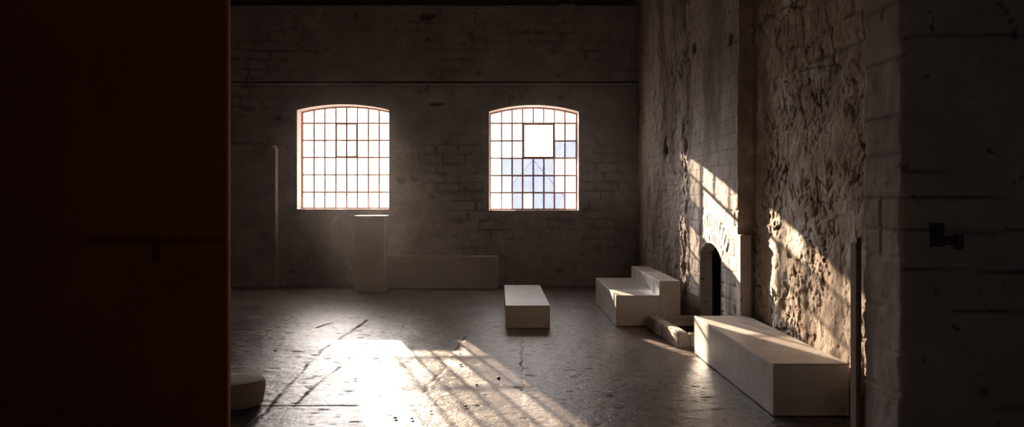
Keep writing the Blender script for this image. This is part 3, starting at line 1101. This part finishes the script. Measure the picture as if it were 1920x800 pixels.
# ------------------------------------------------------------------ door leaf on the left
DX = -1.497
root = empty('door_1', (DX, 4.03, 0.02))
tag(root, 'huge dark red-brown door leaf filling the left side', 'door', None, 'structure')
bm = bmesh.new()
bx(bm, (-3.6, 0, 0), (-0.012, 0.039, 3.9), 0.003)
obj('door_leaf', bm, M['door'], root)
bm = bmesh.new()
bx(bm, (-0.0118, 0.0005, 0), (0, 0.0385, 3.9), 0.003)
obj('lit_edge_strip', bm, M['door_edge_lit'], root)
bar = empty('latch', (px(295, 0, 4.03)[0] - DX, 0, px(0, 450, 4.03)[2] - 0.02))
bar.parent = root
bm = bmesh.new()
L0, L1 = px(165, 0, 4.03)[0] - px(295, 0, 4.03)[0], px(424, 0, 4.03)[0] - px(295, 0, 4.03)[0]
bx(bm, (L0, -0.014, -0.007), (L1, 0.0, 0.007), 0.003)
obj('latch_bar', bm, M['iron_brown_shaded'], bar)
bm = bmesh.new()
bx(bm, (-0.022, -0.018, -0.115), (0.016, 0.0, 0.012), 0.004)
obj('latch_keeper', bm, M['iron_brown_shaded'], bar)

# ------------------------------------------------------------------ timber post against the far edge of the jamb
root = empty('door_post', (JX - 0.018, JF + 0.06, 0))
tag(root, 'narrow weathered wooden post against the pier edge, beside the sunlit rubble', 'post', None, 'structure')
zt = px(0, 455, 4.62)[2]
bm = bmesh.new()
bx(bm, (-0.012, -0.035, -0.02), (0.005, 0.04, zt), 0.002)
obj('post_board', bm, M['wood'], root)
bm = bmesh.new()
bx(bm, (0.0052, -0.012, -0.02), (0.034, 0.035, zt + 0.03), 0.003)  # black strip put in for the dark gap between post and pier
obj('dark_gap_strip', bm, M['iron'], root)
for y in (466, 551, 641, 729):
    z = px(0, y, 4.62)[2]
    bm = bmesh.new()
    tube(bm, [(-0.003, -0.034, z), (-0.003, -0.044, z)], 0.0105, 6)
    obj('bolt_head', bm, M['iron'], root)

# ------------------------------------------------------------------ iron keeper on the pier face
q = px(1756, 441, JN)
root = empty('iron_bracket', (q[0], JN - 0.012, q[2]))
tag(root, 'black iron latch bracket with an eye fixed to the dark pier face', 'bracket')
bm = bmesh.new()
bx(bm, (-0.042, -0.010, -0.070), (-0.034, 0.012, 0.070), 0.002)
obj('flange', bm, M['iron'], root)
bm = bmesh.new()
bx(bm, (-0.034, 0.0, 0.022), (0.038, 0.012, 0.068), 0.003)
bx(bm, (-0.034, 0.0, -0.062), (0.038, 0.012, -0.020), 0.003)
bx(bm, (-0.034, 0.004, -0.019), (0.038, 0.013, 0.021), 0.003)
obj('back_plate', bm, M['iron'], root)
bm = bmesh.new()
bx(bm, (0.030, -0.030, -0.050), (0.105, 0.006, -0.002), 0.010, 3)
obj('staple', bm, M['iron'], root)
bm = bmesh.new()
tube(bm, [(0.098, -0.036, -0.070), (0.098, -0.036, 0.008)], 0.020, 12)
obj('eye', bm, M['iron'], root)

# ------------------------------------------------------------------ crumbs on the floor
CH = [(755, 612), (666, 711), (742, 784), (772, 785), (808, 772), (863, 664), (864, 684), (894, 722), (935, 709), (874, 762), (720, 651),
      (738, 651), (516, 658)]
proto = None
for i, (x, y) in enumerate(CH):
    X, Y = fl(x, y)
    if proto is None:
        bm = bmesh.new()
        bmesh.ops.create_icosphere(bm, subdivisions=2, radius=0.022)
        rnd = random.Random(3)
        for v in bm.verts:
            v.co *= 1 + rnd.uniform(-0.22, 0.22)
            v.co.z = max(v.co.z * 0.55, -0.008)
        proto = obj('stone_chip', bm, M['iron'])
        o = proto
    else:
        o = proto.copy()
        COL.objects.link(o)
    o.location = (X, Y, 0.006)
    k = random.uniform(0.4, 0.8)
    o.scale = (k * 1.2, k, k)
    o.rotation_euler = (0, 0, random.uniform(0, 6))
    tag(o, 'small dark stone chip lying loose on the concrete floor', 'stone chip', 'dark chips scattered on the floor')
bm = bmesh.new()
pts = [(-.03, 0), (-.01, .012), (.02, .008), (.034, -.004), (.01, -.012), (-.02, -.010)]
a = [bm.verts.new((x, y, 0.0)) for x, y in pts]
b = [bm.verts.new((x, y, 0.003)) for x, y in pts]
bm.faces.new(b); bm.faces.new(a[::-1])
for k in range(6):
    j = (k + 1) % 6
    bm.faces.new((a[k], a[j], b[j], b[k]))
o = obj('plaster_flake', bm, M['flake'])
X, Y = fl(1140, 737)
o.location = (X, Y, 0.010)
o.scale = (1.3, 1.6, 1.5)
tag(o, 'white plaster flake lying on the dark floor left of the long bench', 'flake')

# ------------------------------------------------------------------ thin scattering volume added to imitate lens glow round the windows
bm = bmesh.new()
bx(bm, (XL + 0.02, JF + 0.15, -0.07), (1.33, 12.9, 1.369))
bx(bm, (XL + 0.02, JF + 0.15, 1.37), (2.28, BACK - 0.10, 5.15))
m = bpy.data.materials.new('window_glow_air')
m.use_nodes = True
n_, l_ = m.node_tree.nodes, m.node_tree.links
n_.clear()
o_ = n_.new('ShaderNodeOutputMaterial')
v_ = n_.new('ShaderNodeVolumeScatter')
v_.inputs['Color'].default_value = (1.0, 0.95, 0.92, 1)
v_.inputs['Density'].default_value = 0.0014
v_.inputs['Anisotropy'].default_value = 0.9
l_.new(v_.outputs[0], o_.inputs['Volume'])
tag(obj('glow_haze', bm, m), 'thin scattering volume added for the glow around the bright windows', 'glow_haze', None, 'stuff')
